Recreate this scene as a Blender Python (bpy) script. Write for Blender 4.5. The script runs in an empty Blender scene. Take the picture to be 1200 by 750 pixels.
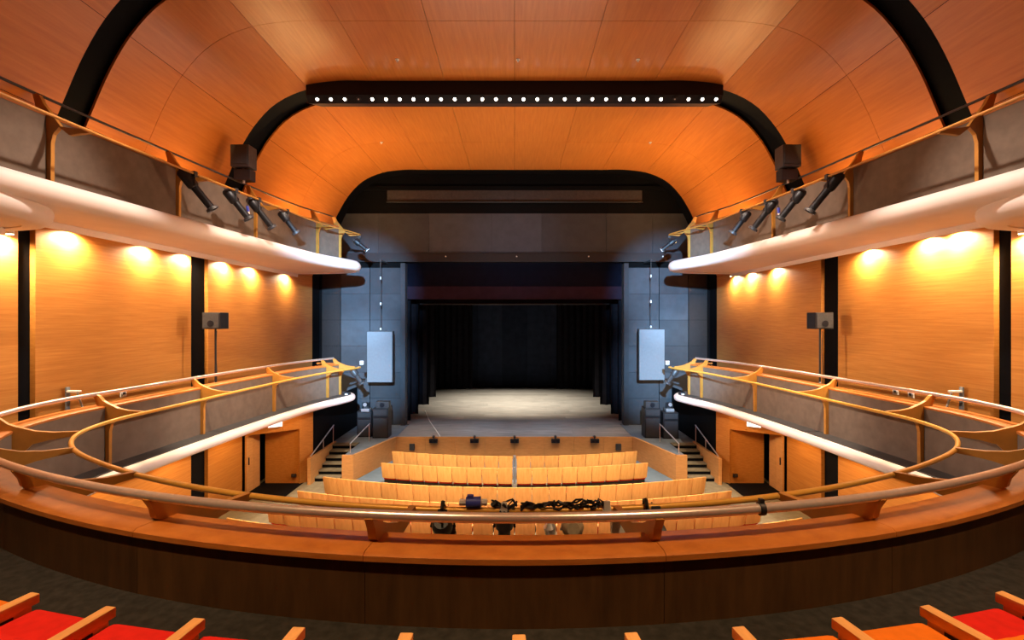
import bpy, bmesh, math, random
from mathutils import Vector, Matrix
random.seed(7)
D, S = bpy.data, bpy.context.scene
COL = S.collection
PI = math.pi
E = 5.9                      # eye height above the stalls floor

# ---------------------------------------------------------------- camera
cam = D.cameras.new('camera'); cam_ob = D.objects.new('camera', cam); COL.objects.link(cam_ob)
cam.sensor_width = 36; cam.lens = 16.8; cam.shift_x = -0.0025
cam.clip_start = .05; cam.clip_end = 200
cam_ob.location = (0, 0, E); cam_ob.rotation_euler = (PI/2, 0, 0)
S.camera = cam_ob
# ---------------------------------------------------------------- world, exposure
w = D.worlds.new('world'); S.world = w; w.use_nodes = True
w.node_tree.nodes['Background'].inputs[0].default_value = (.9, .75, .6, 1)
w.node_tree.nodes['Background'].inputs[1].default_value = .004
S.view_settings.view_transform = 'Standard'; S.view_settings.look = 'None'
S.view_settings.gamma = 1; S.view_settings.exposure = 0.0
S.cycles.max_bounces = 6; S.cycles.diffuse_bounces = 4; S.cycles.glossy_bounces = 3
S.cycles.sample_clamp_indirect = 6; S.cycles.caustics_reflective = False; S.cycles.caustics_refractive = False

# ---------------------------------------------------------------- lights
WARM = (1, .66, .34); NEUT = (1, .80, .62); COOL = (.36, .66, 1); WHITE = (1, .90, .74)
def aim(o, target):
    o.rotation_euler = (Vector(target) - o.location).to_track_quat('-Z', 'Y').to_euler()
def spot(loc, target, power, color, angle, blend=.6, size=.06):
    l = D.lights.new('spot', 'SPOT'); l.energy = power; l.color = color
    l.spot_size = math.radians(angle); l.spot_blend = blend; l.shadow_soft_size = size
    o = D.objects.new('spot', l); COL.objects.link(o); o.location = loc; aim(o, target); return o
def area(loc, target, power, color, sx, sy, spread=180):
    l = D.lights.new('area', 'AREA'); l.energy = power; l.color = color; l.shape = 'RECTANGLE'
    l.size = sx; l.size_y = sy; l.spread = math.radians(spread)
    o = D.objects.new('area', l); COL.objects.link(o); o.location = loc; aim(o, target); return o
# house lights in the lighting bridge and behind the outer arch, washing the stalls
for x in (-5.2, -3.5, -1.75, 0, 1.75, 3.5, 5.2):
    spot((x, 13.5, E+6.15), (x*1.15, 15.3, 0), 900, NEUT, 78, .9, .15)
for x in (-5.0, -3.0, -1.0, 1.0, 3.0, 5.0):
    spot((x, 9.15, E+6.45), (x*1.12, 14.4, 0), 5600, NEUT, 43, .4, .15)
# downlights over the circle seats
for x in (-3.2, 3.2):
    spot((x, .8, E+6.3), (x*.9, 1.6, E-2.2), 2900, WARM, 60, .8, .12)
for x in (-4.4, 4.4):
    spot((x, 3.2, E+6.4), (x*1.2, 5.4, E-1.7), 700, NEUT, 60, .9, .2)
# uplights standing in the upper galleries, washing the vault
for s in (-1, 1):
    for y, p in ((6.5, 330), (9.6, 260), (11.8, 420), (17.6, 1100), (19.8, 900), (.5, 300)):
        spot((s*8.5, y, E+2.55), (s*5.2, y-.4, E+6.8), p, (1, .60, .24), 150, 1, .15)
# added neutral fill in the open void: lifts the vault and the balcony fronts
for y, p in ((5.5, 40), (11, 60), (17, 330)):
    area((0, y, E+1.2), (0, y+.01, E+8), p, NEUT, 7, 3.5)
# spots added to brighten balcony fronts, the first crossing from the gallery lanterns
for s in (-1, 1):
    for y, ty in ((10.9, 9.5), (13.9, 14.5)):
        spot((s*6.2, y, E+2.5), (-s*7.0, ty, E-3.1), 3400, (1,.86,.76), 40, .6, .12)
    for y in (8.5, 13.5):  # added at the lower bar to brighten the opposite soffit
        spot((s*6.6, y, E-1.6), (-s*7.8, y+.5, E+1.95), 2300, (1,.62,.38), 36, .9, .15)
    for y in (8, 13):  # added by the outer arch to whiten the gallery lips from above
        spot((s*3.6, 9.15, E+6.5), (s*7.0, y, E+2.25), 2300, (1,.84,.72), 42, .9, .12)
# cool working light from the rear control room onto the proscenium sides, and weak gallery end lanterns
for s in (-1, 1):
    for z, p in ((1.4, 90000), (-2.4, 90000)):
        spot((0, -3.3, E+3.0), (s*7.35, 22.8, E+z), p, COOL, 13.5, 1, .12)
    spot((s*5.5, 18.6, E+2.4), (-s*4.5, 22.8, E+4.2), 500, COOL, 70, 1, .1)
    spot((s*5.45, 18.7, E-2.1), (-s*6.5, 22.8, E-3.5), 300, COOL, 60, .9, .1)
# stage lanterns over the warm pool, then added cool fill
spot((-1.6, 27.0, E+4.8), (-1.4, 29.0, E-5), 8500, WHITE, 64, 1, .2)
spot((1.6, 27.0, E+4.8), (1.4, 29.0, E-5), 8500, WHITE, 64, 1, .2)
for x in (-3, 0, 3):  # cool spots added to turn the apron blue-grey
    spot((x, 22.45, E+2.6), (x, 21.6, E-5), 900, COOL, 54, 1, .1)
area((0, 24.4, E+3.5), (0, 33.0, E+1), 260, COOL, 6, .4, 110)  # cool fill added behind the valance, not a lantern

# ---------------------------------------------------------------- materials
def nm(name):
    m = D.materials.new(name); m.use_nodes = True
    nt = m.node_tree; b = nt.nodes['Principled BSDF']
    return m, nt, b
def wood(name, c1, c2, scale, rough=.4, vary=.12, bump=.03, detail=6):
    m, nt, b = nm(name); b.inputs['Specular IOR Level'].default_value = .24; N, L = nt.nodes, nt.links
    tc = N.new('ShaderNodeTexCoord'); mp = N.new('ShaderNodeMapping'); mp.inputs['Scale'].default_value = scale
    n = N.new('ShaderNodeTexNoise'); n.inputs['Scale'].default_value = 1; n.inputs['Detail'].default_value = detail
    n.inputs['Roughness'].default_value = .62
    r = N.new('ShaderNodeValToRGB')
    r.color_ramp.elements[0].color = (*c1, 1); r.color_ramp.elements[0].position = .3
    r.color_ramp.elements[1].color = (*c2, 1); r.color_ramp.elements[1].position = .7
    oi = N.new('ShaderNodeObjectInfo'); mr = N.new('ShaderNodeMapRange')
    mr.inputs[3].default_value = 1-vary; mr.inputs[4].default_value = 1+vary
    hs = N.new('ShaderNodeHueSaturation')
    L.new(tc.outputs['Object'], mp.inputs['Vector']); L.new(mp.outputs[0], n.inputs['Vector'])
    L.new(n.outputs['Fac'], r.inputs[0]); L.new(oi.outputs['Random'], mr.inputs[0])
    L.new(r.outputs[0], hs.inputs['Color']); L.new(mr.outputs[0], hs.inputs['Value'])
    L.new(hs.outputs[0], b.inputs['Base Color']); b.inputs['Roughness'].default_value = rough
    if bump:
        bp = N.new('ShaderNodeBump'); bp.inputs['Strength'].default_value = bump; bp.inputs['Distance'].default_value = .01
        L.new(n.outputs['Fac'], bp.inputs['Height']); L.new(bp.outputs[0], b.inputs['Normal'])
    return m
def plain(name, c, rough=.6, metal=0, noise=.15, scale=8, spec=None, vary=0):
    m, nt, b = nm(name); N, L = nt.nodes, nt.links
    tc = N.new('ShaderNodeTexCoord'); n = N.new('ShaderNodeTexNoise'); n.inputs['Scale'].default_value = scale
    n.inputs['Detail'].default_value = 4
    r = N.new('ShaderNodeValToRGB')
    r.color_ramp.elements[0].color = (*[v*(1-noise) for v in c], 1); r.color_ramp.elements[0].position = .3
    r.color_ramp.elements[1].color = (*[v*(1+noise) for v in c], 1); r.color_ramp.elements[1].position = .7
    L.new(tc.outputs['Object'], n.inputs['Vector']); L.new(n.outputs['Fac'], r.inputs[0])
    if vary:
        oi = N.new('ShaderNodeObjectInfo'); mr = N.new('ShaderNodeMapRange')
        mr.inputs[3].default_value = 1-vary; mr.inputs[4].default_value = 1+vary
        hs = N.new('ShaderNodeHueSaturation'); L.new(oi.outputs['Random'], mr.inputs[0])
        L.new(r.outputs[0], hs.inputs['Color']); L.new(mr.outputs[0], hs.inputs['Value'])
        L.new(hs.outputs[0], b.inputs['Base Color'])
    else:
        L.new(r.outputs[0], b.inputs['Base Color'])
    b.inputs['Roughness'].default_value = rough; b.inputs['Metallic'].default_value = metal
    if spec is not None: b.inputs['Specular IOR Level'].default_value = spec
    return m
def glow(name, c, power):
    m, nt, b = nm(name)
    b.inputs['Base Color'].default_value = (*c, 1); b.inputs['Emission Color'].default_value = (*c, 1)
    b.inputs['Emission Strength'].default_value = power
    return m
M = dict(
 wall=wood('wall_veneer', (.40,.150,.026), (.53,.225,.048), (6, 1.1, 26), .45, .05, .04),
 vault=wood('vault_veneer', (.43,.130,.020), (.53,.180,.032), (14, .9, 14), .30, .03, .02),
 ledge=wood('ledge_wood', (.36,.105,.018), (.50,.165,.030), (5, 5, 30), .38, .06, .02),
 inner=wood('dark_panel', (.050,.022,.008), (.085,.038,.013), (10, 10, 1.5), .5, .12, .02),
 seat=wood('seat_plywood', (.70,.335,.085), (.82,.43,.125), (9, 9, 2), .42, .10, 0, 3),
 arm=wood('arm_timber', (.62,.30,.10), (.78,.40,.14), (30, 6, 30), .4, .05, .02),
 pit=wood('stage_front_veneer', (.50,.24,.075), (.62,.31,.105), (4, 4, 20), .45, .06, .02),
 fin=plain('fin_timber', (.46,.195,.030), .4, 0, .1, 6),
 gold=plain('gold_paint', (.78,.40,.065), .36, .25, .05),
 steel=plain('brushed_steel', (.78,.64,.57), .28, .7, .06, 20),
 silver=plain('silver_rail', (.70,.70,.72), .3, .7, .05),
 netting=plain('grey_netting', (.150,.107,.078), .85, 0, .12, 5, .2),
 plaster=plain('white_plaster', (.80,.70,.64), .6, 0, .04, 2),
 shelf=plain('dark_shelf', (.05,.047,.045), .7, 0, .2),
 carpet=plain('charcoal_carpet', (.028,.024,.020), .95, 0, .3, 14, .1),
 stalls=plain('stalls_carpet', (.19,.165,.105), .95, 0, .15, 6, .1),
 pitfloor=plain('grey_blue_floor', (.12,.19,.25), .7, 0, .1, 3),
 black=plain('black_paint', (.0025,.0025,.003), .8, 0, .2, 8, .1),
 gloss=plain('black_gloss', (.006,.006,.010), .5, 0, .2, 8, .25),
 prosc=plain('proscenium_paint', (.044,.048,.056), .65, 0, .12, 3, .3, .22),
 drape=plain('black_drape', (.012,.012,.016), .95, 0, .2, 3, .05),
 backdrop=plain('backdrop_cloth', (.032,.045,.080), .95, 0, .15, 2, .05, .3),
 valance=plain('valance_cloth', (.006,.007,.015), .95, 0, .15, 3, .05),
 hem=plain('valance_hem', (.030,.020,.034), .95, 0, .1, 3, .05),
 stage=wood('stage_boards', (.17,.16,.145), (.32,.30,.27), (1.2, 8, 8), .5, .12, .03),
 deck=plain('deck_paint', (.13,.17,.21), .5, 0, .2, 3),
 red=plain('red_upholstery', (.60,.016,.010), .9, 0, .08, 20, .15),
 orange=plain('orange_upholstery', (.72,.17,.010), .85, 0, .06, 20, .15),
 device=plain('black_metal', (.013,.012,.014), .45, .2, .2, 10),
 devgrey=plain('dark_grey_metal', (.045,.043,.045), .45, .2, .2, 10),
 speaker=plain('speaker_grille', (.034,.033,.036), .7, 0, .2, 30),
 paleg=plain('pale_grey_cloth', (.17,.185,.20), .8, 0, .05, 10),
 white=plain('white_plastic', (.75,.73,.68), .5, 0, .05),
 blue=plain('blue_plastic', (.05,.07,.42), .4, 0, .1),
 tan=plain('tan_cloth_cover', (.42,.33,.22), .8, 0, .25, 12),
 lamp=glow('lamp_glow', (1,.90,.74), 11), hot=glow('wash_glow', (1,.80,.42), 30),
 cold=glow('lens_glow', (.72,.86,1), 14), exit=glow('sign_glow', (1,.98,.94), 2.2),
)

# ---------------------------------------------------------------- geometry helpers
class B:
    """collects shapes of ONE piece"""
    def __init__(s): s.v = []; s.f = []
    def add(s, v, f):
        o = len(s.v); s.v += [tuple(p) for p in v]; s.f += [tuple(i+o for i in q) for q in f]; return s
    def box(s, c, d, rot=None):
        v = [Vector((x*d[0]/2, y*d[1]/2, z*d[2]/2)) for x in (-1,1) for y in (-1,1) for z in (-1,1)]
        if rot is not None: v = [rot @ p for p in v]
        c = Vector(c)
        return s.add([p+c for p in v], [(0,1,3,2),(4,6,7,5),(0,4,5,1),(2,3,7,6),(0,2,6,4),(1,5,7,3)])
    def tube(s, pts, r, n=8, cap=True):
        pts = [Vector(p) for p in pts]; R = r if isinstance(r, (list, tuple)) else [r]*len(pts)
        v, f = [], []
        up = None
        for i, p in enumerate(pts):
            d = (pts[min(i+1, len(pts)-1)] - pts[max(i-1, 0)])
            if d.length < 1e-9: d = Vector((0,0,1))
            d.normalize()
            if up is None: up = Vector((0,0,1)) if abs(d.z) < .9 else Vector((1,0,0))
            a = d.cross(up).normalized(); b = a.cross(d).normalized(); up = b
            for k in range(n):
                t = 2*PI*k/n; v.append(p + (a*math.cos(t)+b*math.sin(t))*R[i])
        for i in range(len(pts)-1):
            for k in range(n):
                k2 = (k+1) % n; f.append((i*n+k, i*n+k2, (i+1)*n+k2, (i+1)*n+k))
        if cap: f.append(tuple(range(n-1, -1, -1))); f.append(tuple((len(pts)-1)*n+k for k in range(n)))
        return s.add(v, f)
    def prism(s, poly, z0, z1):
        n = len(poly)
        v = [(x, y, z0) for x, y in poly] + [(x, y, z1) for x, y in poly]
        return s.add(v, [tuple(range(n-1, -1, -1)), tuple(range(n, 2*n))] + [(i, (i+1) % n, n+(i+1) % n, n+i) for i in range(n)])
    def obj(s, name, mat, parent=None, smooth=False, bevel=0, loc=(0,0,0), kind=None, xf=None):
        me = D.meshes.new(name); me.from_pydata([tuple(p) for p in s.v], [], s.f)
        bm = bmesh.new(); bm.from_mesh(me)
        bmesh.ops.recalc_face_normals(bm, faces=bm.faces)
        if bevel: bmesh.ops.bevel(bm, geom=list(bm.edges), offset=bevel, segments=2, profile=.7, affect='EDGES', clamp_overlap=True)
        big = [f for f in bm.faces if len(f.verts) > 8]
        if big: bmesh.ops.triangulate(bm, faces=big)
        bm.to_mesh(me); bm.free()
        if smooth:
            me.shade_smooth()
            try: me.set_sharp_from_angle(angle=math.radians(40))
            except Exception: pass
        me.materials.append(mat)
        o = D.objects.new(name, me); COL.objects.link(o)
        if xf is not None: o.matrix_world = xf
        else: o.location = loc
        if parent is not None: o.parent = parent
        if kind: o['kind'] = kind
        return o
def tag(o, label, cat, group=None):
    o['label'] = label; o['category'] = cat
    if group: o['group'] = group
    return o
def thing(name, label, cat, group=None, loc=(0,0,0), rot=(0,0,0)):
    o = D.objects.new(name, None); COL.objects.link(o); o.location = loc; o.rotation_euler = rot
    return tag(o, label, cat, group)
def struct(name):
    o = D.objects.new(name, None); COL.objects.link(o); o['kind'] = 'structure'; return o
def box(name, c, d, mat, parent=None, bevel=0, kind=None, rot=None, smooth=False):
    return B().box(c, d, rot).obj(name, mat, parent, smooth, bevel, kind=kind)
def dup(root, label=None, loc=None, rot=None):
    r = root.copy(); COL.objects.link(r)
    if label: r['label'] = label
    if loc is not None: r.location = loc
    if rot is not None: r.rotation_euler = rot
    for ch in root.children:
        c = ch.copy(); COL.objects.link(c); c.parent = r
        for g in ch.children:
            d = g.copy(); COL.objects.link(d); d.parent = c
    return r

class Path:
    def __init__(s, ctrl, n=14):
        P = [Vector(p) for p in ctrl]; pts = []
        for i in range(len(P)-1):
            p0 = P[i-1] if i else P[0]*2-P[1]; p1, p2 = P[i], P[i+1]; p3 = P[i+2] if i+2 < len(P) else P[-1]*2-P[-2]
            d1 = max((p1-p0).length, 1e-6)**.5; d2 = max((p2-p1).length, 1e-6)**.5; d3 = max((p3-p2).length, 1e-6)**.5
            m1 = (p2-p1) + d2*((p1-p0)/d1 - (p2-p0)/(d1+d2)); m2 = (p2-p1) + d2*((p3-p2)/d3 - (p3-p1)/(d2+d3))
            for k in range(n):
                t = k/n; t2, t3 = t*t, t*t*t
                pts.append((2*t3-3*t2+1)*p1 + (t3-2*t2+t)*m1 + (-2*t3+3*t2)*p2 + (t3-t2)*m2)
        pts.append(P[-1]); s.p = pts; s.s = [0]
        for a, b in zip(pts, pts[1:]): s.s.append(s.s[-1] + (b-a).length)
        s.n = []
        for i in range(len(pts)):
            d = (pts[min(i+1, len(pts)-1)] - pts[max(i-1, 0)]).normalized(); s.n.append(Vector((-d.y, d.x)))
        s.len = s.s[-1]
    def at(s, t, r=0):
        t = min(max(t, 0), s.len)
        import bisect
        i = min(max(bisect.bisect_right(s.s, t)-1, 0), len(s.p)-2)
        u = (t - s.s[i])/max(s.s[i+1]-s.s[i], 1e-9)
        return s.p[i].lerp(s.p[i+1], u) + s.n[i].lerp(s.n[i+1], u).normalized()*r
    def nrm(s, t):
        d = s.at(min(t+.02, s.len)) - s.at(max(t-.02, 0)); d.normalize(); return Vector((-d.y, d.x))
    def near(s, x, y):
        q = Vector((x, y)); return min(zip(s.s, s.p), key=lambda a: (a[1]-q).length)[0]
    def line(s, a, b, r, step=.2):
        n = max(2, int(abs(b-a)/step)); return [s.at(a+(b-a)*i/n, r) for i in range(n+1)]
    def sweep(s, a, b, prof, step=.25):
        n = max(1, int(math.ceil((b-a)/step))); k = len(prof); v, f = [], []
        for i in range(n+1):
            t = a+(b-a)*i/n
            for r, z in prof:
                q = s.at(t, r); v.append((q.x, q.y, z))
        for i in range(n):
            for j in range(k):
                j2 = (j+1) % k; f.append((i*k+j, i*k+j2, (i+1)*k+j2, (i+1)*k+j))
        f.append(tuple(range(k-1, -1, -1))); f.append(tuple(n*k+j for j in range(k)))
        return B().add(v, f)

XW = 9.2      # side wall plane
# ================================================================ VAULT
sec_half = [(4.1,6.82),(5.0,6.82),(6.1,6.66),(6.95,6.25),(7.55,5.62),(7.98,4.90),(8.34,4.08),(8.72,3.15),(9.2,1.95)]
sp = Path([(0,6.82),(2,6.82)] + sec_half)
def sec(t, off=0):                       # signed arc length from the crown -> (x, z); off = outward
    q = sp.at(abs(t)); n = sp.nrm(max(abs(t), .03)); q = q + n*off
    return (math.copysign(q.x, t) if abs(t) > 1e-6 else 0.0, q.y)
def vault_piece(a, b, y0, y1, o0, o1, name, mat, parent, kind=None):
    n = max(1, int(math.ceil(abs(b-a)/.28))); v, f = [], []
    for i in range(n+1):
        t = a+(b-a)*i/n
        for o, y in ((o0,y0),(o1,y0),(o1,y1),(o0,y1)):
            x, z = sec(t, o); v.append((x, y, E+z))
    for i in range(n):
        for j in range(4):
            j2 = (j+1) % 4; f.append((i*4+j, i*4+j2, i*4+4+j2, i*4+4+j))
    f.append((3,2,1,0)); f.append(tuple(n*4+j for j in range(4)))
    return B().add(v, f).obj(name, mat, parent, True, kind=kind)
ceil = struct('ceiling')
L = sp.len
vault_piece(-L, L, -4, 22.8, .13, .2, 'backing_shell', M['black'], ceil)
NA = 12; cuts = [-L+2*L*i/NA for i in range(NA+1)]
g = .005
for y0, y1 in ((-4,-1),(-1,2.2),(2.2,5.5),(5.5,8.85),(9.42,10.9),(10.9,13.86),(14.78,18.36),(18.36,21.7)):
    for a, b in zip(cuts, cuts[1:]):
        vault_piece(a+g, b-g, y0+g, y1-g, 0, .05, 'ceiling_panel', M['vault'], ceil)

# ================================================================ SIDE WALLS
for s, side in ((-1,'left'),(1,'right')):
    wl = struct('wall_'+side)
    box('backing', (s*(XW+.2), 9.5, E-1.9), (.16, 27, 8.4), M['black'], wl)
    for y0, y1 in ((-4,1.5),(1.5,8.86),(9.18,13.6),(14.35,21.75)):
        box('wall_panel', (s*(XW+.06), (y0+y1)/2, E-.65), (.11, y1-y0, 5.2), M['wall'], wl, .008)
    for y0, y1 in ((9.18,13.6),(14.35,16.15)):
        box('wall_panel', (s*(XW+.06), (y0+y1)/2, E-4.6), (.11, y1-y0, 2.7), M['wall'], wl, .008)
# rear wall
wr = struct('wall_rear'); B().box((0,-4.1,E+.4),(18.6,.2,12.8)).obj('rear_panel', M['wall'], wr)
# splayed end of the lower wall with the vestibule door
for s, side, n in ((-1,'left',1),(1,'right',2)):
    vw = struct('wall_splay_'+side)
    def quad(name, a, b, z0, z1, mat, par, th=.08):
        a, b = Vector((s*a[0], a[1])), Vector((s*b[0], b[1])); d = (b-a).normalized()
        nn = Vector((-d.y, d.x))*(1 if s > 0 else -1)*-1
        pts = [a, b, b+nn*th, a+nn*th]
        return B().prism([(p.x, p.y) for p in pts], z0, z1).obj(name, mat, par)
    A0, A1, A2 = (9.2,16.15), (7.74,17.2), (7.43,17.62)
    quad('header_panel', A0, A1, E-3.93, E-3.0, M['wall'], vw)
    quad('wall_panel', A1, A2, 0, E-3.0, M['wall'], vw)
    quad('return_panel', (9.0,17.25), (7.8,17.25), 0, E-3.4, M['wall'], vw)
    box('vestibule_soffit', (s*8.6,17.05,E-3.85), (.9,.35,.04), M['wall'], vw)
    quad('black_wall', (7.50,17.62), (7.50,22.8), 0, E-3.2, M['black'], vw)
    box('door_mat', (s*8.4,16.75,.006), (1.5,1.6,.012), M['black'], vw)
    dr = struct('door_%d' % n)
    for k in range(2):
        box('door_leaf', (s*9.12, 16.42+.43*k, .98), (.06,.42,1.94), M['pit'], dr, .006)
    B().tube([(s*9.07,16.32,.95),(s*9.07,16.32,1.2)], .02).obj('door_handle', M['device'], dr)
    rp = thing('floor_level_lamp', 'small black step lamp on the vestibule wall by the %s door' % side, 'lamp', loc=(s*7.95,17.2,.3))
    B().box((0,0,0),(.16,.06,.12)).obj('housing', M['device'], rp, bevel=.01)
    B().box((0,-.032,0),(.1,.01,.05)).obj('louvre', M['devgrey'], rp)

# ================================================================ STALLS FLOOR, STAGE
fl = struct('floor')
B().box((0,9.3,-.1),(18.8,26.6,.2)).obj('carpet', M['stalls'], fl)
B().prism([(-5.9,17.35),(5.9,17.35),(5.1,20.3),(-5.1,20.3)], .002, .012).obj('front_floor', M['pitfloor'], fl)
SZ = .9
st = struct('floor_stage')
B().box((0,28.8,SZ/2-.06),(18.4,16.6,SZ-.14)).obj('stage_base', M['black'], st)
yb = 20.45; k = 0
while yb < 36.4:
    dY = .62
    for j in range(3):
        off = ((k*37) % 5)*.5 - 1
        x0 = [-8.4, -2.6+off, 2.6+off*.8][j]; x1 = [-2.6+off, 2.6+off*.8, 8.4][j]
        if yb < 22.7: x0, x1 = max(x0, -5.05), min(x1, 5.05)
        box('stage_board', ((x0+x1)/2, yb+dY/2, SZ-.03), (x1-x0-.006, dY-.006, .06), M['stage'], st)
    yb += dY; k += 1
for s, side in ((-1,'left'),(1,'right')):
    dk = struct('floor_deck_'+side)
    poly = [(5.06,20.36),(5.95,17.6),(6.3,17.6),(6.3,19.5),(7.45,19.5),(7.45,22.8),(5.06,22.8)]
    B().prism([(s*x, y) for x, y in poly], SZ-.1, SZ).obj('deck_top', M['deck'], dk)
    B().prism([(s*x, y) for x, y in [(5.3,20.4),(6.0,17.75),(6.25,17.75),(6.25,19.6),(7.4,19.6),(7.4,22.7),(5.3,22.7)]], 0, SZ-.1).obj('deck_body', M['black'], dk)
    w1 = struct('wall_apron_'+side)
    B().prism([(s*5.02,20.32),(s*5.92,17.56),(s*6.0,17.6),(s*5.1,20.36)], 0, SZ+.03).obj('apron_panel', M['pit'], w1)
    B().prism([(s*5.92,17.54),(s*6.34,17.54),(s*6.34,17.64),(s*5.92,17.64)], 0, SZ+.03).obj('apron_end', M['pit'], w1)
    # stairs
    sr = struct('stairs_'+side)
    for i in range(6):
        y0 = 17.45+i*.34; zt = .15*(i+1)
        box('tread', (s*6.83, y0+.17, zt-.02), (.94,.36,.04), M['stalls'], sr, .006)
        box('riser', (s*6.83, y0+.02, zt-.095), (.94,.03,.11), M['black'], sr)
    B().prism([(s*7.3,17.1),(s*7.42,17.1),(s*7.42,19.6),(s*7.3,19.6)], 0, SZ+.03).obj('stair_side_panel', M['pit'], sr)
    hr = thing('stair_handrail', 'silver handrail on the %s stage stairs, on the wall side' % side, 'handrail')
    B().tube([(s*7.36,17.25,.98),(s*7.36,19.45,1.62)], .022).obj('rail', M['silver'], hr, True)
    B().tube([(s*7.36,17.3,0.05),(s*7.36,17.3,.98)], .016).obj('post', M['steel'], hr, True)
    B().tube([(s*7.36,18.4,.9),(s*7.36,18.4,1.31)], .016).obj('post', M['steel'], hr, True)
    B().tube([(s*7.36,19.4,.9),(s*7.36,19.4,1.60)], .016).obj('post', M['steel'], hr, True)
    hr = thing('stair_handrail', 'silver handrail on the %s stage stairs, on the apron side' % side, 'handrail')
    B().tube([(s*6.18,17.95,1.25),(s*5.98,19.7,1.62)], .022).obj('rail', M['silver'], hr, True)
    B().tube([(s*6.18,17.98,.9),(s*6.18,17.98,1.25)], .016).obj('post', M['steel'], hr, True)
    B().tube([(s*5.98,19.66,.9),(s*5.98,19.66,1.60)], .016).obj('post', M['steel'], hr, True)
# stage front
sf = struct('wall_stage_front')
nP = 8
for i in range(nP):
    x0 = -5.05+10.1*i/nP; x1 = x0+10.1/nP
    box('front_panel', ((x0+x1)/2, 20.38, .46), (x1-x0-.006,.06,.92), M['pit'], sf, .004)
ords = ['leftmost','second from the left','middle','second from the right','rightmost']
for i, px in enumerate((508,556,603,651,697)):
    x = (px-603)/560*20.25
    t = thing('footlight', 'black footlight clamped to the stage front, %s of five' % ords[i], 'light', 'footlights along the stage edge', (x, 20.3, SZ))
    B().box((0,-.05,-.12),(.36,.16,.16)).obj('body', M['device'], t, bevel=.02)
    B().box((0,.0,.05),(.10,.2,.05)).obj('clamp', M['devgrey'], t, bevel=.01)
    B().tube([(0,-.04,-.05),(0,-.02,.10)], .03).obj('yoke', M['devgrey'], t)
    B().tube([(-.08,-.13,-.13),(-.08,-.15,-.13)], .055, 10).obj('lens', M['gloss'], t)
    B().tube([(.08,-.13,-.13),(.08,-.15,-.13)], .055, 10).obj('lens', M['gloss'], t)
for x, wd in ((-4.36,'left'),(4.42,'right')):
    t = thing('wall_box', 'small square grey loudspeaker on the stage front near its %s corner' % wd, 'speaker', None, (x,20.32,.5))
    B().box((0,0,0),(.22,.1,.28)).obj('case', M['devgrey'], t, bevel=.01)
    B().box((0,-.052,0),(.17,.01,.22)).obj('grille', M['speaker'], t)

# ================================================================ PROSCENIUM
YP = 22.8
pw = struct('wall_proscenium')
OX, OZ = 5.28, E+2.73
box('backing', (0,YP+.25,E+5.0), (19,.3,4.4), M['black'], pw)
for s in (-1,1):
    box('backing', (s*(OX+2.1),YP+.25,E-1.6), (4.1,.3,8.8), M['black'], pw)
    cols = [(5.42,6.9),(6.92,8.3),(8.32,9.6)]
    for x0, x1 in cols:
        z = SZ
        for hgt in (1.25,1.25,1.25,1.25,1.25,1.25):
            z1 = min(z+hgt, E+2.7)
            box('wall_panel', (s*(x0+x1)/2, YP+.06, (z+z1)/2), (x1-x0-.012,.05,z1-z-.012), M['prosc'] if x0 < 8 else M['device'], pw)  # outer panels take the black colour to stand in for shadow
            z = z1
    box('jamb', (s*(OX+.02),YP+.1,E-1.15), (.22,.5,7.7), M['prosc'], pw, .01)
box('header_beam', (0,YP-.06,E+2.96), (18.4,.3,.42), M['device'], pw, .01)
xs = [-9.0,-6.5,-4.1,-1.1,1.3,4.4,6.6,9.0]
for a, b in zip(xs, xs[1:]):
    box('wall_panel', ((a+b)/2,YP+.06,E+4.14), (b-a-.012,.05,1.9), M['prosc'], pw)
xs = [-6.1,-3.0,0,3.0,6.1]
for a, b in zip(xs, xs[1:]):
    box('wall_panel', ((a+b)/2,YP+.07,E+6.05), (b-a-.012,.04,.72), M['devgrey'], pw)
B().tube([(-6.1,YP-.05,E+5.62),(6.1,YP-.05,E+5.62)], .04).obj('slot_pipe', M['device'], pw)
# stage house
sh = struct('wall_stage_house')
box('back_wall', (0,37.2,E), (19,.2,12.5), M['black'], sh)
for s in (-1,1): box('side_wall', (s*9.3,30,E), (.2,14.4,12.5), M['black'], sh)
sc = struct('ceiling_stage'); box('grid', (0,30,E+6.3), (19,14.4,.2), M['black'], sc)
def drape(name, x0, x1, y, z0, z1, mat, label, group=None, folds=.22, depth=.07, parts=()):
    n = max(4, int((x1-x0)/folds)*2); v, f = [], []
    for i in range(n+1):
        x = x0+(x1-x0)*i/n; yy = y+depth*math.sin(i*PI/2)
        v += [(x, yy, z0),(x, yy, z1),(x, yy+.03, z1),(x, yy+.03, z0)]
    for i in range(n):
        for j in range(4): f.append((i*4+j, i*4+(j+1) % 4, i*4+4+(j+1) % 4, i*4+4+j))
    f += [(3,2,1,0), tuple(n*4+j for j in range(4))]
    t = thing(name, label, 'curtain', group, ((x0+x1)/2, y, z0))
    o = B().add(v, f).obj('cloth', mat, None, True); o.location = (-(x0+x1)/2, -y, -z0); o.parent = t
    return t
words = ['first','second','third','fourth','fifth']
for i, (y, xi) in enumerate(((23.7,5.16),(25.4,5.12),(28.2,5.05),(31.0,5.1))):
    for s, side in ((-1,'left'),(1,'right')):
        xo = 7.6
        drape('masking_drape', min(s*xi, s*xo), max(s*xi, s*xo), y, SZ+.01, E+4.6, M['drape'],
              'black masking drape hanging on the %s of the stage, %s from the front' % (side, words[i]), 'stage masking drapes')
for s, side in ((-1,'left'),(1,'right')):
    drape('masking_drape', min(s*3.05, s*6.6), max(s*3.05, s*6.6), 34.6, SZ+.01, E+3.5, M['drape'],
          'wide black drape at the %s of the backdrop, rearmost on its side' % side, 'stage masking drapes')
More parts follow.
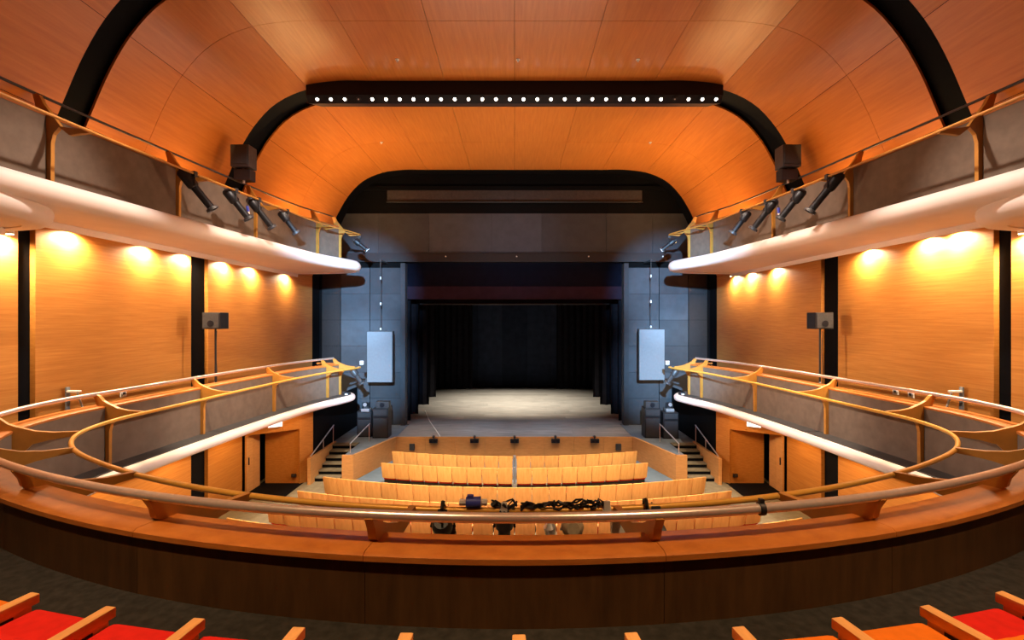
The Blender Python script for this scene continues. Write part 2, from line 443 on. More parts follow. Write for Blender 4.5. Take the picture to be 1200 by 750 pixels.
bd = thing('backdrop', 'dark navy backdrop cloth at the back of the lit stage', 'backdrop', None, (0,35.9,SZ))
for i in range(5):
    x0 = -4.6+i*1.84
    B().box((x0+.92,0,3.1),(1.83,.05,6.2)).obj('cloth_width', M['backdrop'], bd)
vl = thing('house_valance', 'navy valance with a purple hem across the top of the stage opening', 'curtain', None, (0,23.3,E+1.0))
B().box((0,0,1.35),(10.5,.08,1.5)).obj('cloth', M['valance'], vl)
B().box((0,-.03,.32),(10.5,.08,.62)).obj('hem', M['hem'], vl, bevel=.01)
bo = thing('stage_border', 'narrow black border with a pale bottom pipe behind the valance', 'curtain', None, (0,25.2,E+.78))
B().box((0,0,1.5),(10.3,.06,2.8)).obj('cloth', M['drape'], bo)
B().tube([(-5.0,0,.06),(5.0,0,.06)], .035).obj('bottom_pipe', M['devgrey'], bo)
for i, y in enumerate((29.5,33.0)):
    b2 = thing('stage_border', 'black upper border over the stage, %s behind the valance' % ('second','third')[i], 'curtain', None, (0,y,E+1.6))
    B().box((0,0,1.3),(13,.06,2.6)).obj('cloth', M['drape'], b2)
# cable on the stage floor
tag(B().tube([(-4.9,26.2,SZ+.02),(-4.2,23.6,SZ+.02),(-3.55,21.6,SZ+.02),(-3.2,20.5,SZ+.02)], .022, 6).obj('floor_cable', M['white'], None, True),
    'pale cable running across the front left of the stage floor', 'cable')

# hanging flat loudspeakers either side of the proscenium
for x, zt, side in ((-6.03,E-.5,'left'),(6.14,E-.4,'right')):
    t = thing('hanging_panel_speaker', 'tall pale grey flat loudspeaker hung on a chain, %s of the stage' % side, 'speaker', 'hanging panel speakers', (x,21.45,zt-2.3))
    B().box((0,.05,1.15),(1.16,.26,2.3)).obj('cabinet', M['device'], t, bevel=.01)
    B().box((0,-.095,1.15),(1.12,.03,2.26)).obj('front_cloth', M['paleg'], t, bevel=.01)
    B().tube([(0,.05,2.3),(0,.05,E+2.7-zt+2.3)], .014, 6).obj('chain', M['devgrey'], t)
    for k in range(3):
        B().box((0,.05,2.38+k*1.15),(.06,.06,.12)).obj('shackle', M['silver'], t, bevel=.01)
    B().box((0,.60,E+2.70-zt+2.3),(.06,1.18,.05)).obj('top_arm', M['devgrey'], t)
    B().box((0,.05,2.33),(.5,.08,.05)).obj('hanging_bracket', M['devgrey'], t)

# stage side loudspeakers
def floor_speaker(x, y, wd, hg, label, top):
    t = thing('stage_speaker', label, 'speaker', 'loudspeakers standing on the side decks', (x,y,SZ))
    B().box((0,0,hg/2),(wd,.6,hg)).obj('cabinet', M['device'], t, bevel=.02)
    B().box((0,-.31,hg*.36),(wd-.08,.03,hg*.62)).obj('grille', M['speaker'], t, bevel=.01)
    B().box((0,-.31,hg*.86),(wd-.08,.03,hg*.2)).obj('horn_panel', M['speaker'], t, bevel=.01)
    return t
floor_speaker(-5.68,20.5,.66,1.25,'tall black loudspeaker standing by the left end of the stage front',1)
floor_speaker(-6.42,20.7,.62,1.1,'lower black loudspeaker near the left stairs, beside a taller one',1)
floor_speaker(5.85,20.5,.66,1.25,'tall black loudspeaker standing by the right end of the stage front',1)
floor_speaker(6.58,20.4,.64,1.1,'lower black loudspeaker near the right stairs, beside a taller one',1)
for x, zz, side in ((-5.62,1.25,'left'),(5.85,1.25,'right')):
    t = thing('top_speaker', 'small square monitor speaker on top of the tall %s stage loudspeaker' % side, 'speaker', None, (x,20.45,SZ+zz))
    B().box((0,0,.14),(.56,.36,.28)).obj('cabinet', M['devgrey'], t, bevel=.015)
    B().tube([(0,-.18,.14),(0,-.2,.14)], .1, 12).obj('driver', M['gloss'], t)
for x, zz, side in ((-6.36,1.1,'left'),(6.62,1.1,'right')):
    t = thing('moving_light', 'small moving head lamp on the lower %s stage loudspeaker' % side, 'light', None, (x,20.45,SZ+zz))
    B().box((0,0,.06),(.34,.3,.12)).obj('base', M['silver'], t, bevel=.02)
    B().box((-.13,0,.24),(.04,.12,.26)).obj('yoke_arm', M['device'], t, bevel=.01)
    B().box((.13,0,.24),(.04,.12,.26)).obj('yoke_arm', M['device'], t, bevel=.01)
    B().tube([(0,.1,.27),(0,-.14,.30)], .1, 12).obj('head', M['device'], t, True)
    B().tube([(0,-.14,.30),(0,-.15,.30)], .08, 12).obj('lens', M['silver'], t)

# ================================================================ BALCONIES
half = [(1.35,4.6),(2.63,4.87),(3.9,5.33),(5.11,5.95),(6.25,6.75),(6.92,7.6),(7.18,8.6),(7.12,9.8),(6.85,13.4),(6.45,16.2),(6.02,17.5),(5.88,18.2),(6.2,18.95),(7.0,19.4),(8.1,19.6),(9.15,19.65)]
low = Path([(x,y) for x, y in reversed(half)] + [(0,4.5)] + [(-x,y) for x, y in half])
uh = [(7.45,-4),(7.45,0),(7.4,5),(7.3,8),(7.05,11),(6.8,13.6),(6.45,16.2),(6.02,17.5),(5.88,18.2),(6.2,18.95),(7.0,19.4),(8.1,19.6),(9.15,19.65)]
upL = Path([(-x,y) for x, y in uh]); upR = Path([(x,y) for x, y in reversed(uh)])

def bull(z0, z1, r0=0.0, r1=.5, n=8):
    R = (z1-z0)/2; zc = (z0+z1)/2
    pts = [(r1, z1)]
    for k in range(n+1):
        a = PI/2 + PI*k/n; pts.append((r0+R + R*math.cos(a), zc + R*math.sin(a)))
    pts.append((r1, z0)); return pts

def slab(name, path, r, close, z0, z1, mat, parent):
    pts = [path.at(path.len*i/160, r) for i in range(161)]
    poly = [(p.x, p.y) for p in pts] + close
    return B().prism(poly, z0, z1).obj(name, mat, parent)

def fin_obj(path, t, L_, Gz, Rz, zb, parent, mat, th=.065):
    p = path.at(t); n = path.nrm(t); d = Vector((n.y, -n.x))
    prof = [(.0,Gz+.035),(.3,Gz+.05),(.52,Gz+.09),(.74,L_+.05),(.83,L_+(Rz-L_)*.45),(.92,Rz-.03),(.98,Rz+.0),(1.04,Rz-.02),
            (.99,L_+(Rz-L_)*.5),(.97,L_+.03),(.92,L_-.02),(.78,L_-.02),(.775,zb),(.70,zb),(.695,L_-.50),(.66,L_-.36),(.55,L_-.24),(.36,Gz-.065),(.18,Gz-.045),(0,Gz-.035)]
    k = len(prof); v = []
    for e in (-th/2, th/2):
        for r, z in prof:
            q = p + n*r + d*e; v.append((q.x, q.y, z))
    f = [tuple(range(k-1,-1,-1)), tuple(range(k,2*k))] + [(i,(i+1)%k,k+(i+1)%k,k+i) for i in range(k)]
    return B().add(v, f).obj('fin', mat, parent)

def balustrade(label, path, fins, s0, s1, L_, Gz, Rz, zb, inner_z=None, extra=(), mesh_end=True, rail_r=.034, gold_r=.03, rail_mat='steel'):
    root = thing('balcony_balustrade', label, 'balustrade')
    edges = sorted(set([s0] + fins + [s1]))
    for a, b in zip(edges, edges[1:]):
        if b-a < .05: continue
        path.sweep(a+.035, b-.035, [(.775,zb),(.775,L_-.05),(.80,L_-.05),(.80,zb)]).obj('netting_panel', M['netting'], root, True)
        nseg = max(1, round((b-a)/1.5))
        for i in range(nseg):
            u0, u1 = a+(b-a)*i/nseg+.002, a+(b-a)*(i+1)/nseg-.002
            path.sweep(u0, u1, [(.80,L_-.07),(.77,L_-.05),(.77,L_-.015),(.79,L_),(1.10,L_),(1.135,L_-.02),(1.135,L_-.06),(1.11,L_-.075)]).obj('ledge', M['ledge'], root, True)
            if inner_z is not None:
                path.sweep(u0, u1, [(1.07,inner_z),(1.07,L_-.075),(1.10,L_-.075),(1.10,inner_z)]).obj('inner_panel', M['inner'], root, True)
    if mesh_end:                                   # netting goes on round the balcony end
        for a, b in mesh_end:
            path.sweep(a, b, [(.775,zb),(.775,L_-.05),(.80,L_-.05),(.80,zb)], .15).obj('netting_panel', M['netting'], root, True)
            path.sweep(a, b, [(.74,L_-.05),(.74,L_),(.86,L_),(.86,L_-.05)], .15).obj('ledge', M['ledge'], root, True)
    for t in fins: fin_obj(path, t, L_, Gz, Rz, zb, root, M['fin'])
    P3 = lambda a, b, r, z: [(q.x, q.y, z) for q in path.line(a, b, r)]
    B().tube(P3(s0, s1, 1.0, Rz), rail_r, 10).obj('handrail', M[rail_mat], root, True)
    B().tube(P3(s0-.1, s1+.1, 0, Gz), gold_r, 10).obj('lighting_bar', M['gold' if rail_mat == 'steel' else 'fin'], root, True)
    return root
# --- lower horseshoe
bf = struct('floor_balcony_lower')
close = [(-9.2,19.7),(-9.2,-4),(9.2,-4),(9.2,19.7)]
slab('soffit', low, .45, close, E-3.06, E-2.98, M['plaster'], bf)
slab('slab_core', low, .84, close, E-2.98, E-2.24, M['shelf'], bf)
slab('balcony_carpet', low, .86, close, E-2.24, E-2.2, M['carpet'], bf)
low.sweep(0, low.len, bull(E-3.08, E-2.84, .2, .6), .2).obj('white_fascia', M['plaster'], bf, True)
low.sweep(0, low.len, [(.36,E-2.84),(.36,E-2.825),(.85,E-2.825),(.85,E-2.84)], .25).obj('dark_shelf', M['shelf'], bf, True)
cont = [(.93,4.55),(2.72,4.9),(4.44,5.55),(6.08,6.6),(6.94,7.62),(7.16,9.25),(6.98,11.9),(6.70,14.6),(6.2,17.2)]
fins = sorted([low.near(s*x, y) for s in (-1,1) for x, y in cont])
s0, s1 = low.near(6.02,18.1), low.near(-6.02,18.1)
fins = [s0] + fins + [s1]
balustrade('curved wooden balustrade of the horseshoe balcony with gold front bar and netting', low, fins, s0, s1,
           E-1.67, E-1.8, E-1.45, E-2.83, E-2.2, mesh_end=[(low.near(7.6,19.55), s0), (s1, low.near(-7.6,19.55))], rail_r=.038, gold_r=.032)
# --- upper side galleries
for s, side, path in ((-1,'left',upL),(1,'right',upR)):
    bu = struct('floor_gallery_'+side)
    cl = [(s*9.2,19.7),(s*9.2,-4)] if s < 0 else [(s*9.2,-4),(s*9.2,19.7)]
    slab('soffit', path, .4, cl, E+1.88, E+2.2, M['plaster'], bu)
    path.sweep(0, path.len, bull(E+1.86, E+2.25, 0, .6), .2).obj('white_fascia', M['plaster'], bu, True)
    path.sweep(0, path.len, [(.25,E+2.25),(.25,E+2.262),(.8,E+2.262),(.8,E+2.25)], .25).obj('shelf', M['shelf'], bu, True)
    # dropped soffit with a rounded nose near the rear
    dp = [(7.42,-4),(7.42,0),(7.42,5),(7.44,6.8),(7.62,7.75),(8.1,8.4),(8.7,8.65),(9.19,8.72)]
    dpath = Path([(-x,y) for x, y in dp]) if s < 0 else Path([(x,y) for x, y in reversed(dp)])
    slab('dropped_soffit', dpath, .25, [(s*9.2,-4)], E+1.60, E+1.88, M['plaster'], bu)
    dpath.sweep(0, dpath.len, bull(E+1.58, E+2.0, 0, .4), .2).obj('dropped_nose', M['plaster'], bu, True)
    box('cove_lip', (s*8.86,14.2,E+1.815), (.04,10.6,.13), M['plaster'], bu)
    box('cove_lip', (s*8.86,2.2,E+1.545), (.04,12.2,.13), M['plaster'], bu)
    fy = [(7.4,2.6),(7.38,5.4),(7.28,8.2),(7.05,11.0),(6.77,13.8),(6.3,16.7)]
    fs = sorted(path.near(s*x, y) for x, y in fy)
    a = path.near(s*7.45,-3.6); b = path.near(s*6.02,18.1)
    lo, hi = min(a,b), max(a,b)
    fs = sorted(fs + [b])
    me_ = [(b, path.near(s*7.6,19.55))] if b < path.near(s*7.6,19.55) else [(path.near(s*7.6,19.55), b)]
    balustrade('upper gallery balustrade on the %s side with grey netting and gold fins' % side, path, fs, lo, hi,
               E+3.56, E+3.24, E+3.92, E+2.25, None, mesh_end=me_, rail_r=.024, gold_r=.024, rail_mat='devgrey')

# ================================================================ wall washers under the galleries
ord_w = ['nearest the camera','second from the camera','third from the camera','fourth from the camera','fifth from the camera','sixth from the camera','seventh from the camera']
for s, side, ys in ((-1,'left',(8.55,9.85,11.85,13.3,15.1,16.7,19.2)),(1,'right',(8.5,9.9,10.6,12.4,16.8,18.6,19.9))):
    for i, y in enumerate(ys):
        zz = E+1.845 if y > 8.75 else E+1.565
        t = thing('wall_washer', 'small glowing wall washer in the cove under the %s gallery, %s' % (side, ord_w[i]), 'light', 'wall washers under the galleries', (s*9.03,y,zz))
        B().tube([(0,0,.03),(0,0,-.03)], .06, 10).obj('can', M['white'], t, True)
        B().tube([(0,0,-.03),(0,0,-.036)], .05, 10).obj('diffuser', M['hot'], t)
        spot((s*9.065,y,zz-.045), (s*9.21,y+.001,zz-.5), 680, (1,.74,.47), 168, .7, .04)
    for y in (2, 5.5):
        spot((s*8.9,y,E+1.5), (s*9.12,y,E+.2), 200, (1,.60,.25), 150, .9, .05)
    # warm lamps under the lower side balconies
    for y in (10.2,12.6,15.0):
        spot((s*8.3,y,E-3.12), (s*8.75,y+.2,0), 160, (1,.58,.22), 150, 1, .08)
    spot((s*7.35,16.2,E-3.15), (s*8.2,17.2,.8), 70, (1,.56,.2), 120, 1, .08)

# ================================================================ lighting bridge
lb = thing('lighting_bridge', 'long black ceiling bridge holding a row of small round downlights', 'lighting bridge')
B().add([(x,y,E+z) for x in (-5.95,5.95) for y, z in ((13.62,6.83),(13.62,6.42),(13.80,6.25),(14.75,6.58),(14.75,6.83))],
        [(4,3,2,1,0),(5,6,7,8,9)] + [(i,(i+1)%5,5+(i+1)%5,5+i) for i in range(5)]).obj('body', M['gloss'], lb, bevel=.012)
dn = Vector((0, -.17, -.18)).normalized()
proto = None
for i in range(30):
    x = (372+16.1*i-603)/560*13.7
    c = Vector((x, 13.70, E+6.338))
    ring = B().tube([c, c+dn*.02], .07, 12).obj('downlight', M['device'], lb)
    off_ = i in (3, 26)
    B().tube([c+dn*.02, c+dn*.03], .022 if off_ else .044, 10).obj('lens', M['lamp'] if not off_ else M['silver'], ring)

# ================================================================ speakers on the arch and on the balcony
for x, side in ((-7.48,'left'),(7.55,'right')):
    t = thing('arch_speaker', 'dark box loudspeaker fixed to the inner black arch on the %s' % side, 'speaker', None, (x,13.2,E+4.2))
    B().box((0,0,.28),(.50,.42,.60)).obj('cabinet', M['devgrey'], t, bevel=.02)
    B().box((0,-.22,.3),(.44,.03,.50)).obj('grille', M['speaker'], t, bevel=.01)
    B().tube([(0,0,0),(0,0,-.42)], .03).obj('bracket', M['silver'], t)
    B().box((0,.05,-.2),(.44,.3,.3)).obj('amplifier', M['device'], t, bevel=.01)
for x, side in ((-8.32,'left'),(8.5,'right')):
    t = thing('stand_speaker', 'black monitor loudspeaker on a tall pole by the %s wall column' % side, 'speaker', None, (x,13.3,E-2.2))
    B().box((0,0,2.18),(.50,.40,.46)).obj('cabinet', M['device'], t, bevel=.02)
    B().box((0,-.21,2.18),(.44,.03,.40)).obj('grille', M['speaker'], t, bevel=.01)
    B().tube([(0,-.225,2.1),(0,-.235,2.1)], .09, 12).obj('driver', M['gloss'], t)
    B().tube([(0,0,.02),(0,0,1.95)], .028).obj('pole', M['device'], t)
    for k in range(3):
        a = 2*PI*k/3; B().tube([(0,0,.5),(.26*math.cos(a),.26*math.sin(a),.02)], .014).obj('leg', M['steel'], t)
    B().tube([(.04,-.03,.2),(.06,-.04,.8),(.03,-.04,1.3),(.05,-.03,1.9)], .01, 5).obj('cable', M['device'], t)

# ================================================================ profile lanterns
def lantern(name, label, group, hang, direction, length=.85, lit=None, colour='device', r=.105, hood=True, drop=.30):
    t = thing(name, label, 'light', group, hang)
    d = Vector(direction).normalized(); side_ = d.cross(Vector((0,0,1))).normalized()
    c = Vector((0,0,-drop)); a, b = c-d*length*.42, c+d*length*.58
    B().tube([a, a+d*.05, a+d*length*.38, a+d*length*.42], [r*.8,r*1.15,r*1.15,r*.9], 12).obj('lamp_housing', M[colour], t, True)
    B().tube([a+d*length*.42, b-d*.08], r*.78, 12).obj('barrel', M[colour], t, True)
    if hood: B().tube([b-d*.08, b-d*.06, b], [r*.8,r*1.25,r*1.3], 12).obj('colour_frame', M['devgrey'], t, True)
    B().tube([b-d*.01, b+d*.005], r*1.0, 12).obj('lens', M[lit] if lit else M['gloss'], t)
    for e in (-1,1):
        B().tube([c+side_*e*(r*1.3), Vector((0,0,-min(.1,drop*.5)))+side_*e*(r*1.2), Vector((0,0,-.06))], .014, 6).obj('yoke', M['device'], t, True)
    B().box((0,0,-.01),(.09,.09,.12)).obj('clamp', M['devgrey'], t, bevel=.01)
    B().tube([a, a-d*.08-Vector((0,0,.04)), (0.05,0.08,-.05),(0,.12,.03)], .009, 5).obj('cable', M['device'], t, True)
    return t
wl4 = ['nearest the camera','second from the camera','third from the camera','fourth from the camera']
for s, side, path, ys in ((-1,'left',upL,((10.67,1.0),(11.9,.85),(12.85,.95),(14.2,.75))),(1,'right',upR,((10.74,1.0),(12.0,.85),(13.15,.95),(14.2,.75)))):
    for i, (y, ln) in enumerate(ys):
        t0 = path.near(s*7.0, y); p = path.at(t0)
        lantern('profile_lantern', 'black profile lantern hung on the %s upper gallery bar, %s' % (side, wl4[i]),
                'profile lanterns on the upper galleries', (p.x,p.y,E+3.24), (-s*.58,.40,-.92), ln)
    lantern('end_lantern', 'lit blue-white lantern at the stage end of the %s upper gallery' % side, None,
            (s*5.93,18.3,E+3.2), (-s*.9,.5,-.75), .6, 'cold', 'device', .1)
    t = thing('blue_connector', 'blue power connector dangling by the %s upper gallery lanterns' % side, 'connector', None, (s*6.93,12.38 if s < 0 else 12.55,E+2.95))
    B().tube([(0,0,0),(.02,.02,-.14)], .035, 8).obj('plug', M['blue'], t, True)
    B().tube([(.02,.02,-.14),(.025,.03,-.2)], .03, 8).obj('collar', M['white'], t, True)
    B().tube([(0,0,0),(0,.05,.18),(0,0.05,.27)], .01, 5).obj('cable', M['device'], t, True)
    # lower balcony end lamps
    lantern('end_lantern', 'pale lantern at the stage end of the %s side of the lower balcony' % side, None,
            (s*5.98,18.05,E-1.79), (-s*.5,.3,-.9), .65, None, 'devgrey', .11)
    t = thing('white_flood', 'white clamped flood lamp beside the %s lower balcony end lantern' % side, 'light', None, (s*5.86,18.32,E-1.74))
    B().box((0,0,.10),(.14,.12,.16)).obj('case', M['white'], t, bevel=.03)
    B().box((0,-.065,.10),(.11,.02,.12)).obj('glass', M['silver'], t)
    B().box((0,0,.0),(.05,.05,.06)).obj('clamp', M['devgrey'], t)
    t = thing('end_box', 'small dark connection box on the white lip of the %s balcony end' % side, 'box', None, (s*6.35,18.15,E-2.915))
    B().box((0,0,.09),(.18,.22,.18)).obj('case', M['device'], t, bevel=.01)
    B().box((0,-.12,.1),(.1,.02,.08)).obj('socket', M['white'], t)

# lanterns and cables on the centre of the lower bar
def bar(x): t = low.near(x, 4.5); return low.at(t)
p = bar(-.66); lantern('circle_lantern', 'squat black lantern with a label under the bar, leftmost of the centre lamps', 'lanterns under the centre of the front bar', (p.x,p.y,E-1.83), (0,.75,-.65), .36, None, 'device', .085, True, .13)
p = bar(-.05); lantern('circle_lantern', 'brown cylinder lantern under the middle of the front bar', 'lanterns under the centre of the front bar', (p.x,p.y,E-1.83), (0,.35,-.9), .36, None, 'devgrey', .075, False, .12)
t = thing('covered_lantern', 'round lantern in a tan cloth cover under the front bar', 'light', None, (.55,4.55,E-1.83))
B().tube([(0,.12,-.14),(0,.04,-.14),(0,-.04,-.13),(0,-.1,-.12)], [.07,.105,.105,.06], 14).obj('cloth_cover', M['tan'], t, True)
B().tube([(-.11,0,-.17),(-.06,0,-.02),(0,0,0)], .012, 6).obj('yoke', M['silver'], t, True)
B().box((0,0,.01),(.07,.08,.09)).obj('clamp', M['devgrey'], t, bevel=.01)
t = thing('silver_reflector', 'silver lamp hanging beside the tan covered lantern', 'light', None, (.33,4.5,E-1.83))
B().tube([(0,0,-.08),(0,0,-.12),(.02,.02,-.26)], [.03,.06,.035], 10).obj('reflector', M['silver'], t, True)
B().tube([(0,0,.02),(0,0,-.08)], .012, 6).obj('stem', M['steel'], t)
t = thing('pendant_box', 'pale square box hanging under the bar right of the tan lantern', 'box', None, (.99,4.52,E-1.83))
B().box((0,0,-.12),(.16,.1,.14)).obj('case', M['white'], t, bevel=.015)
B().tube([(0,0,-.02),(0,0,-.06)], .01, 6).obj('hook', M['steel'], t)
B().tube([(-.05,0,-.19),(-.05,0,-.34)], .008, 5).obj('cable', M['device'], t)
p = bar(1.32); lantern('circle_lantern', 'small black lantern under the bar beside the right fin', 'lanterns under the centre of the front bar', (p.x,p.y,E-1.83), (.4,.4,-.8), .3, None, 'device', .06, True, .12)
for x, lab in ((-.69,'black hook clamp on the front bar above the leftmost lantern'),(1.24,'black hook clamp on the front bar near the right fin')):
    q = bar(x); t = thing('hook_clamp', lab, 'clamp', None, (q.x,q.y,E-1.8))
    B().tube([(0,-.05,-.02),(0,-.06,.04),(0,-.02,.085),(0,.04,.06),(0,.05,0)], .018, 6).obj('hook', M['device'], t, True)
    B().box((0,-.04,-.03),(.05,.05,.08)).obj('bolt', M['devgrey'], t, bevel=.008)
q = bar(-.38); t = thing('power_connector', 'large blue power connector with white collars on the front bar', 'connector', None, (q.x,q.y,E-1.72))
B().tube([(-.07,0,0),(.07,0,0)], [.05,.052], 10).obj('body', M['blue'], t, True)
B().tube([(-.13,0,0),(-.07,0,0)], .032, 8).obj('collar', M['white'], t, True)
B().tube([(.07,0,0),(.13,0,0)], .032, 8).obj('collar', M['white'], t, True)
B().box((-.03,0,.055),(.06,.05,.03)).obj('hinged_cap', M['blue'], t, bevel=.008)
for x, lab in ((-.05,'white tape label strapped to the middle of the front bar'),(.83,'white tag clipped on the front bar right of the cables')):
    q = bar(x); t = thing('bar_tag', lab, 'tag', None, (q.x,q.y,E-1.8))
    B().box((0,-.035,.035),(.06,.02,.12)).obj('plate', M['white'], t, bevel=.005)
    B().tube([(-.04,0,0),(.04,0,0)], .038, 8).obj('strap', M['white'], t, True)
rnd = random.Random(3)
for k, (a, b, lab) in enumerate(((-.22,.02,'black cable bundle on the bar between the blue plug and the middle tag'),(.06,.38,'black cable bundle on the bar just right of the middle tag'),(.36,.70,'black cable bundle on the bar above the tan lantern'),(.62,.84,'thin black cable bundle at the right end of the cables'))):
    t = thing('cable_bundle', lab, 'cable', 'cable bundles on the front bar', (0,0,E-1.8))
    for j in range(5):
        pts = []
        for i in range(7):
            x = a+(b-a)*i/6; q = bar(x)
            pts.append((x, q.y+rnd.uniform(-.05,.04), .035+rnd.uniform(0,.05)+.02*math.sin(i+j)))
        B().tube(pts, .010 if j else .016, 5).obj('cable', M['device'], t, True)

# clamps, brackets and sockets on the side balconies
for x, y, z, lab in ((-1.57*1,3.7,0,''),):
    pass
q = low.at(low.near(2.1,4.7), 1.0); t = thing('rail_clamp', 'black strap clamp round the handrail right of centre', 'clamp', None, (1.01*3.62*1.42/4.9+.45,3.62,E-1.45))
tt = low.near(1.75,4.66); q = low.at(tt,1.0); t.location = (q.x,q.y,E-1.45)
B().tube([(-.02,0,0),(.02,0,0)], .052, 10).obj('strap', M['device'], t, True)
B().box((0,0,.055),(.035,.04,.04)).obj('buckle', M['device'], t, bevel=.006)
for x, side in ((-9.0,'left'),(9.0,'right')):
    s = -1 if x < 0 else 1
    t = thing('wall_bracket', 'pale folding bracket on the %s balcony wall' % side, 'bracket', None, (x,9.75,E-1.62))
    B().box((s*.12,0,.0),(.03,.08,.5)).obj('wall_plate', M['paleg'], t)
    B().box((0,0,.16),(.26,.08,.04)).obj('arm', M['white'], t, bevel=.005)
    B().tube([(-s*.08,0,.14),(s*.04,.25,-.22)], .022, 6).obj('strut', M['white'], t)
for x, y, lab in ((9.17,11.05,'white wall socket on the right balcony wall, nearer the bracket'),(9.17,11.5,'grey wall socket on the right balcony wall, further from the bracket'),(-9.17,11.2,'white wall socket on the left balcony wall')):
    t = thing('wall_socket', lab, 'socket', None, (x,y,E-1.72))
    B().box((0,0,0),(.03,.16,.16)).obj('plate', M['white'], t, bevel=.008)
    B().box((-.02 if x > 0 else .02,0,0),(.02,.06,.06)).obj('inset', M['devgrey'], t)
# lit signs over the vestibule doors
for s, side in ((-1,'left'),(1,'right')):
    d = Vector((1.46,-1.05)).normalized()   # along the splay
    ang = math.atan2(1.05, s*-1.46)
    t = thing('lit_sign', 'small blank white lit sign box over the %s vestibule door' % side, 'sign', None, (s*8.33,16.62,E-3.62), (0,0,ang))
    B().box((0,0,0),(.46,.10,.20)).obj('box', M['white'], t, bevel=.01)
    B().box((0,.054 if s > 0 else .054,0),(.43,.012,.17)).obj('face', M['exit'], t)
    B().box((0,-.056,0),(.43,.012,.17)).obj('face', M['exit'], t)

# ================================================================ STALLS SEATS
W = .52
def curved_plate(w, z0, z1, y0, y1, th, bow, nx=6, rnd_=.0):
    v, f = [], []
    for i in range(nx+1):
        u = -1+2*i/nx; x = u*w/2; dy = bow*(1-u*u)
        for (yy, z) in ((y0,z0),(y1,z1)):
            zz = z - (rnd_*u**4 if z == z1 else 0)
            v += [(x, yy-dy, zz),(x, yy-dy+th, zz)]
    for i in range(nx):
        a, b = i*4, i*4+4
        f += [(a,b,b+2,a+2),(a+1,a+3,b+3,b+1),(a+2,b+2,b+3,a+3),(a,a+1,b+1,b)]
    f += [(0,2,3,1),(nx*4,nx*4+1,nx*4+3,nx*4+2)]
    return B().add(v, f)
def make_seat():                       # faces +Y (the stage); the camera sees its back
    t = thing('stalls_chair', 'x', 'chair', 'stalls chairs')
    curved_plate(.508,.30,.86,-.06,-.16,.035,.035,6,.015).obj('backrest', M['seat'], t, True, .006)
    curved_plate(.44,.36,.80,-.015,-.105,.05,.02,4).obj('back_cushion', M['red'], t, True, .012)
    B().box((0,.08,.43),(.46,.13,.43), Matrix.Rotation(math.radians(-10),3,'X')).obj('seat_cushion', M['red'], t, True, .03)
    for e in (-1,1):
        B().box((e*.23,.10,.60),(.045,.36,.05)).obj('armrest', M['arm'], t, True, .012)
    B().box((0,.10,.10),(.50,.07,.20)).obj('base', M['devgrey'], t, True, .015)
    return t
CY = 34.0
rows = [  # front-to-back: radius, list of blocks
 ('front row', 17.85, 'split'), ('second row', 16.42, 'split'), ('third row', 14.55, 24),
 ('fourth row', 13.28, 25), ('fifth row', 12.22, 26), ('sixth row', 11.15, 28)]
nth = ['first','second','third','fourth','fifth','sixth','seventh','eighth','ninth','tenth','eleventh','twelfth','thirteenth','fourteenth','fifteenth']
seat0 = make_seat(); used = False
def put_seat(R, th, label):
    global used
    x, y = R*math.sin(th), CY-R*math.cos(th)
    t = seat0 if not used else dup(seat0); used = True
    t.location = (x, y, 0); t.rotation_euler = (0,0,th); t['label'] = label
for rname, y0, spec in rows:
    R = CY-y0
    if spec == 'split':
        for s, side in ((-1,'left'),(1,'right')):
            for i in range(9):
                th = s*(.33+i*W)/R
                put_seat(R, th, 'wood-backed chair, %s from the centre post, %s block of the %s' % (nth[i], side, rname))
    else:
        n = spec; p_ = W if n < 26 else W+.012
        for i in range(n):
            th = (i-(n-1)/2)*p_/R
            k = i if i < n/2 else n-1-i
            if i == (n-1)/2: lab = 'wood-backed stalls chair at the middle of the %s' % rname
            else: lab = 'wood-backed stalls chair, %s from the %s end of the %s' % (nth[k], 'left' if i < n/2 else 'right', rname)
            put_seat(R, th, lab)
for y0, wd in ((17.85,'front'),(16.42,'second')):
    t = thing('centre_post', 'pale grey twin post between the two blocks of the %s seat row' % wd, 'post', None, (0.0,y0-.05,0))
    for e in (-1,1): B().box((e*.028,0,.43),(.036,.10,.86)).obj('upright', M['paleg'], t, True, .008)
    B().box((0,0,.55),(.03,.08,.5)).obj('core', M['device'], t)
    B().box((0,0,.02),(.16,.3,.04)).obj('foot', M['device'], t, bevel=.005)

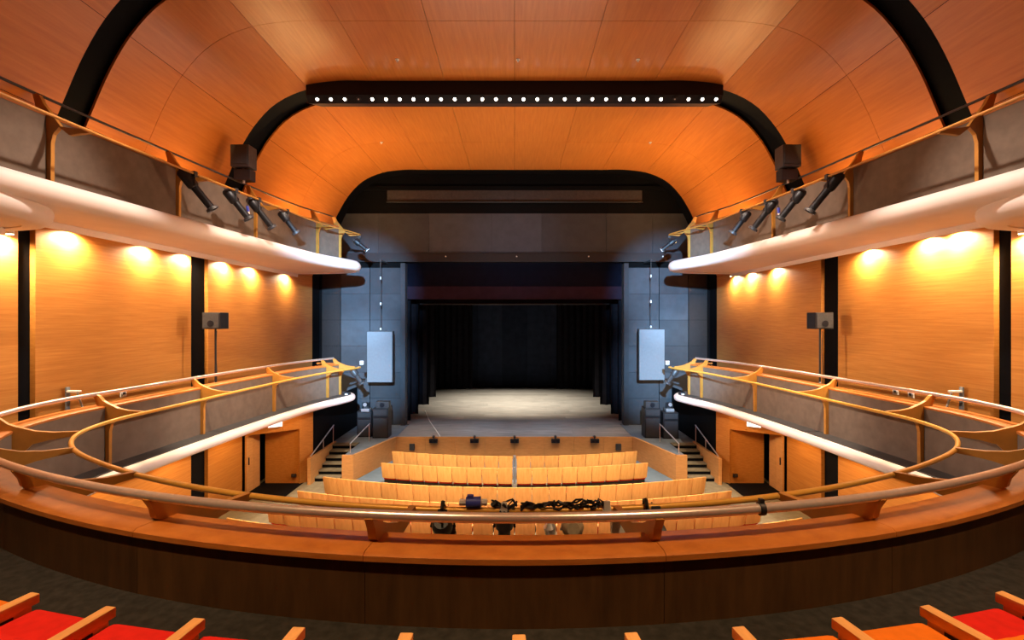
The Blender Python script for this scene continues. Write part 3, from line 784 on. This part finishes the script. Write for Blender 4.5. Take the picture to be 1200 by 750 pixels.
# ================================================================ CIRCLE SEATS IN FRONT OF THE CAMERA
CC = 12.0
fz = E-2.2
def circle_chair(x, y, th, colour, label, armrest=True, far_arm=False):
    t = thing('circle_chair', label, 'chair', 'circle chairs in the bottom foreground', (x,y,fz), (0,0,th))
    B().box((0,-.235,.625),(.455,.46,.12)).obj('seat_cushion', M[colour], t, True, .035)
    curved_plate(.48,.40,1.00,-.56,-.64,.04,.03,6,.02).obj('backrest', M['arm'], t, True, .008)
    curved_plate(.43,.64,.96,-.48,-.56,.07,.02,6,.02).obj('back_cushion', M[colour], t, True, .025)
    B().box((0,-.25,.29),(.40,.30,.52)).obj('base', M['device'], t, bevel=.02)
    for e in ([-1] if armrest else []) + ([1] if far_arm else []):
        xo = e*.26
        a = B().box((xo,-.22,.725),(.062,.46,.05)).obj('armrest', M['arm'], t, True, .008)
        B().box((xo,-.22,.56),(.045,.40,.28)).obj('side_panel', M['arm'], a, True, .006)
        B().box((xo+.024,-.2,.675),(.004,.2,.025)).obj('slot', M['device'], a)
        B().box((xo-.024,-.2,.675),(.004,.2,.025)).obj('slot', M['device'], a)
        B().box((xo,-.24,.21),(.04,.16,.42)).obj('foot', M['device'], a)
    return t
Rr = CC-2.2; pit = .52
place = ['leftmost','second from the left','third from the left','fourth from the left','fifth from the left','sixth from the left',
         'sixth from the right','fifth from the right','fourth from the right','third from the right','second from the right','rightmost']
for k in range(-6, 6):
    th = (.02+(k+.5)*pit)/Rr
    col = 'red' if (k <= -2 and k > -6) or k >= 4 else 'orange'
    circle_chair(Rr*math.sin(th), CC-Rr*math.cos(th), th, col, '%s cushioned chair with wooden armrest in the bottom foreground row, %s' % (col, place[k+6]), k > -6, k == 5)

# ================================================================ small fittings
for i, (x, y) in enumerate(((-3.07,12.5),(.09,12.5),(3.23,12.5),(-5.1,18.3),(5.2,18.3))):
    lab = ['left of three in the vault before the bridge','middle of three in the vault before the bridge','right of three in the vault before the bridge','left of two in the vault beyond the bridge','right of two in the vault beyond the bridge'][i]
    z = 6.82 if abs(x) < 5 else 6.80
    t = thing('ceiling_rigging_point', 'tiny pale rigging point, ' + lab, 'rigging point', None, (x,y,E+z))
    B().tube([(0,0,.02),(0,0,-.02)], .05, 10).obj('collar', M['white'], t)
    B().tube([(0,0,-.02),(0,0,-.07)], .018, 8).obj('eye', M['silver'], t)
for i, x in enumerate((-8.7,-3.25,.1,3.5,7.0)):
    t = thing('header_lamp', 'tiny lamp on the beam over the stage opening, %s of five' % ords[i], 'light', 'tiny lamps on the beam over the stage', (x,22.58,E+3.0))
    B().tube([(0,.02,0),(0,-.03,0)], .045, 10).obj('housing', M['devgrey'], t)
    B().tube([(0,-.03,0),(0,-.036,0)], .032, 10).obj('lens', M['white'], t)
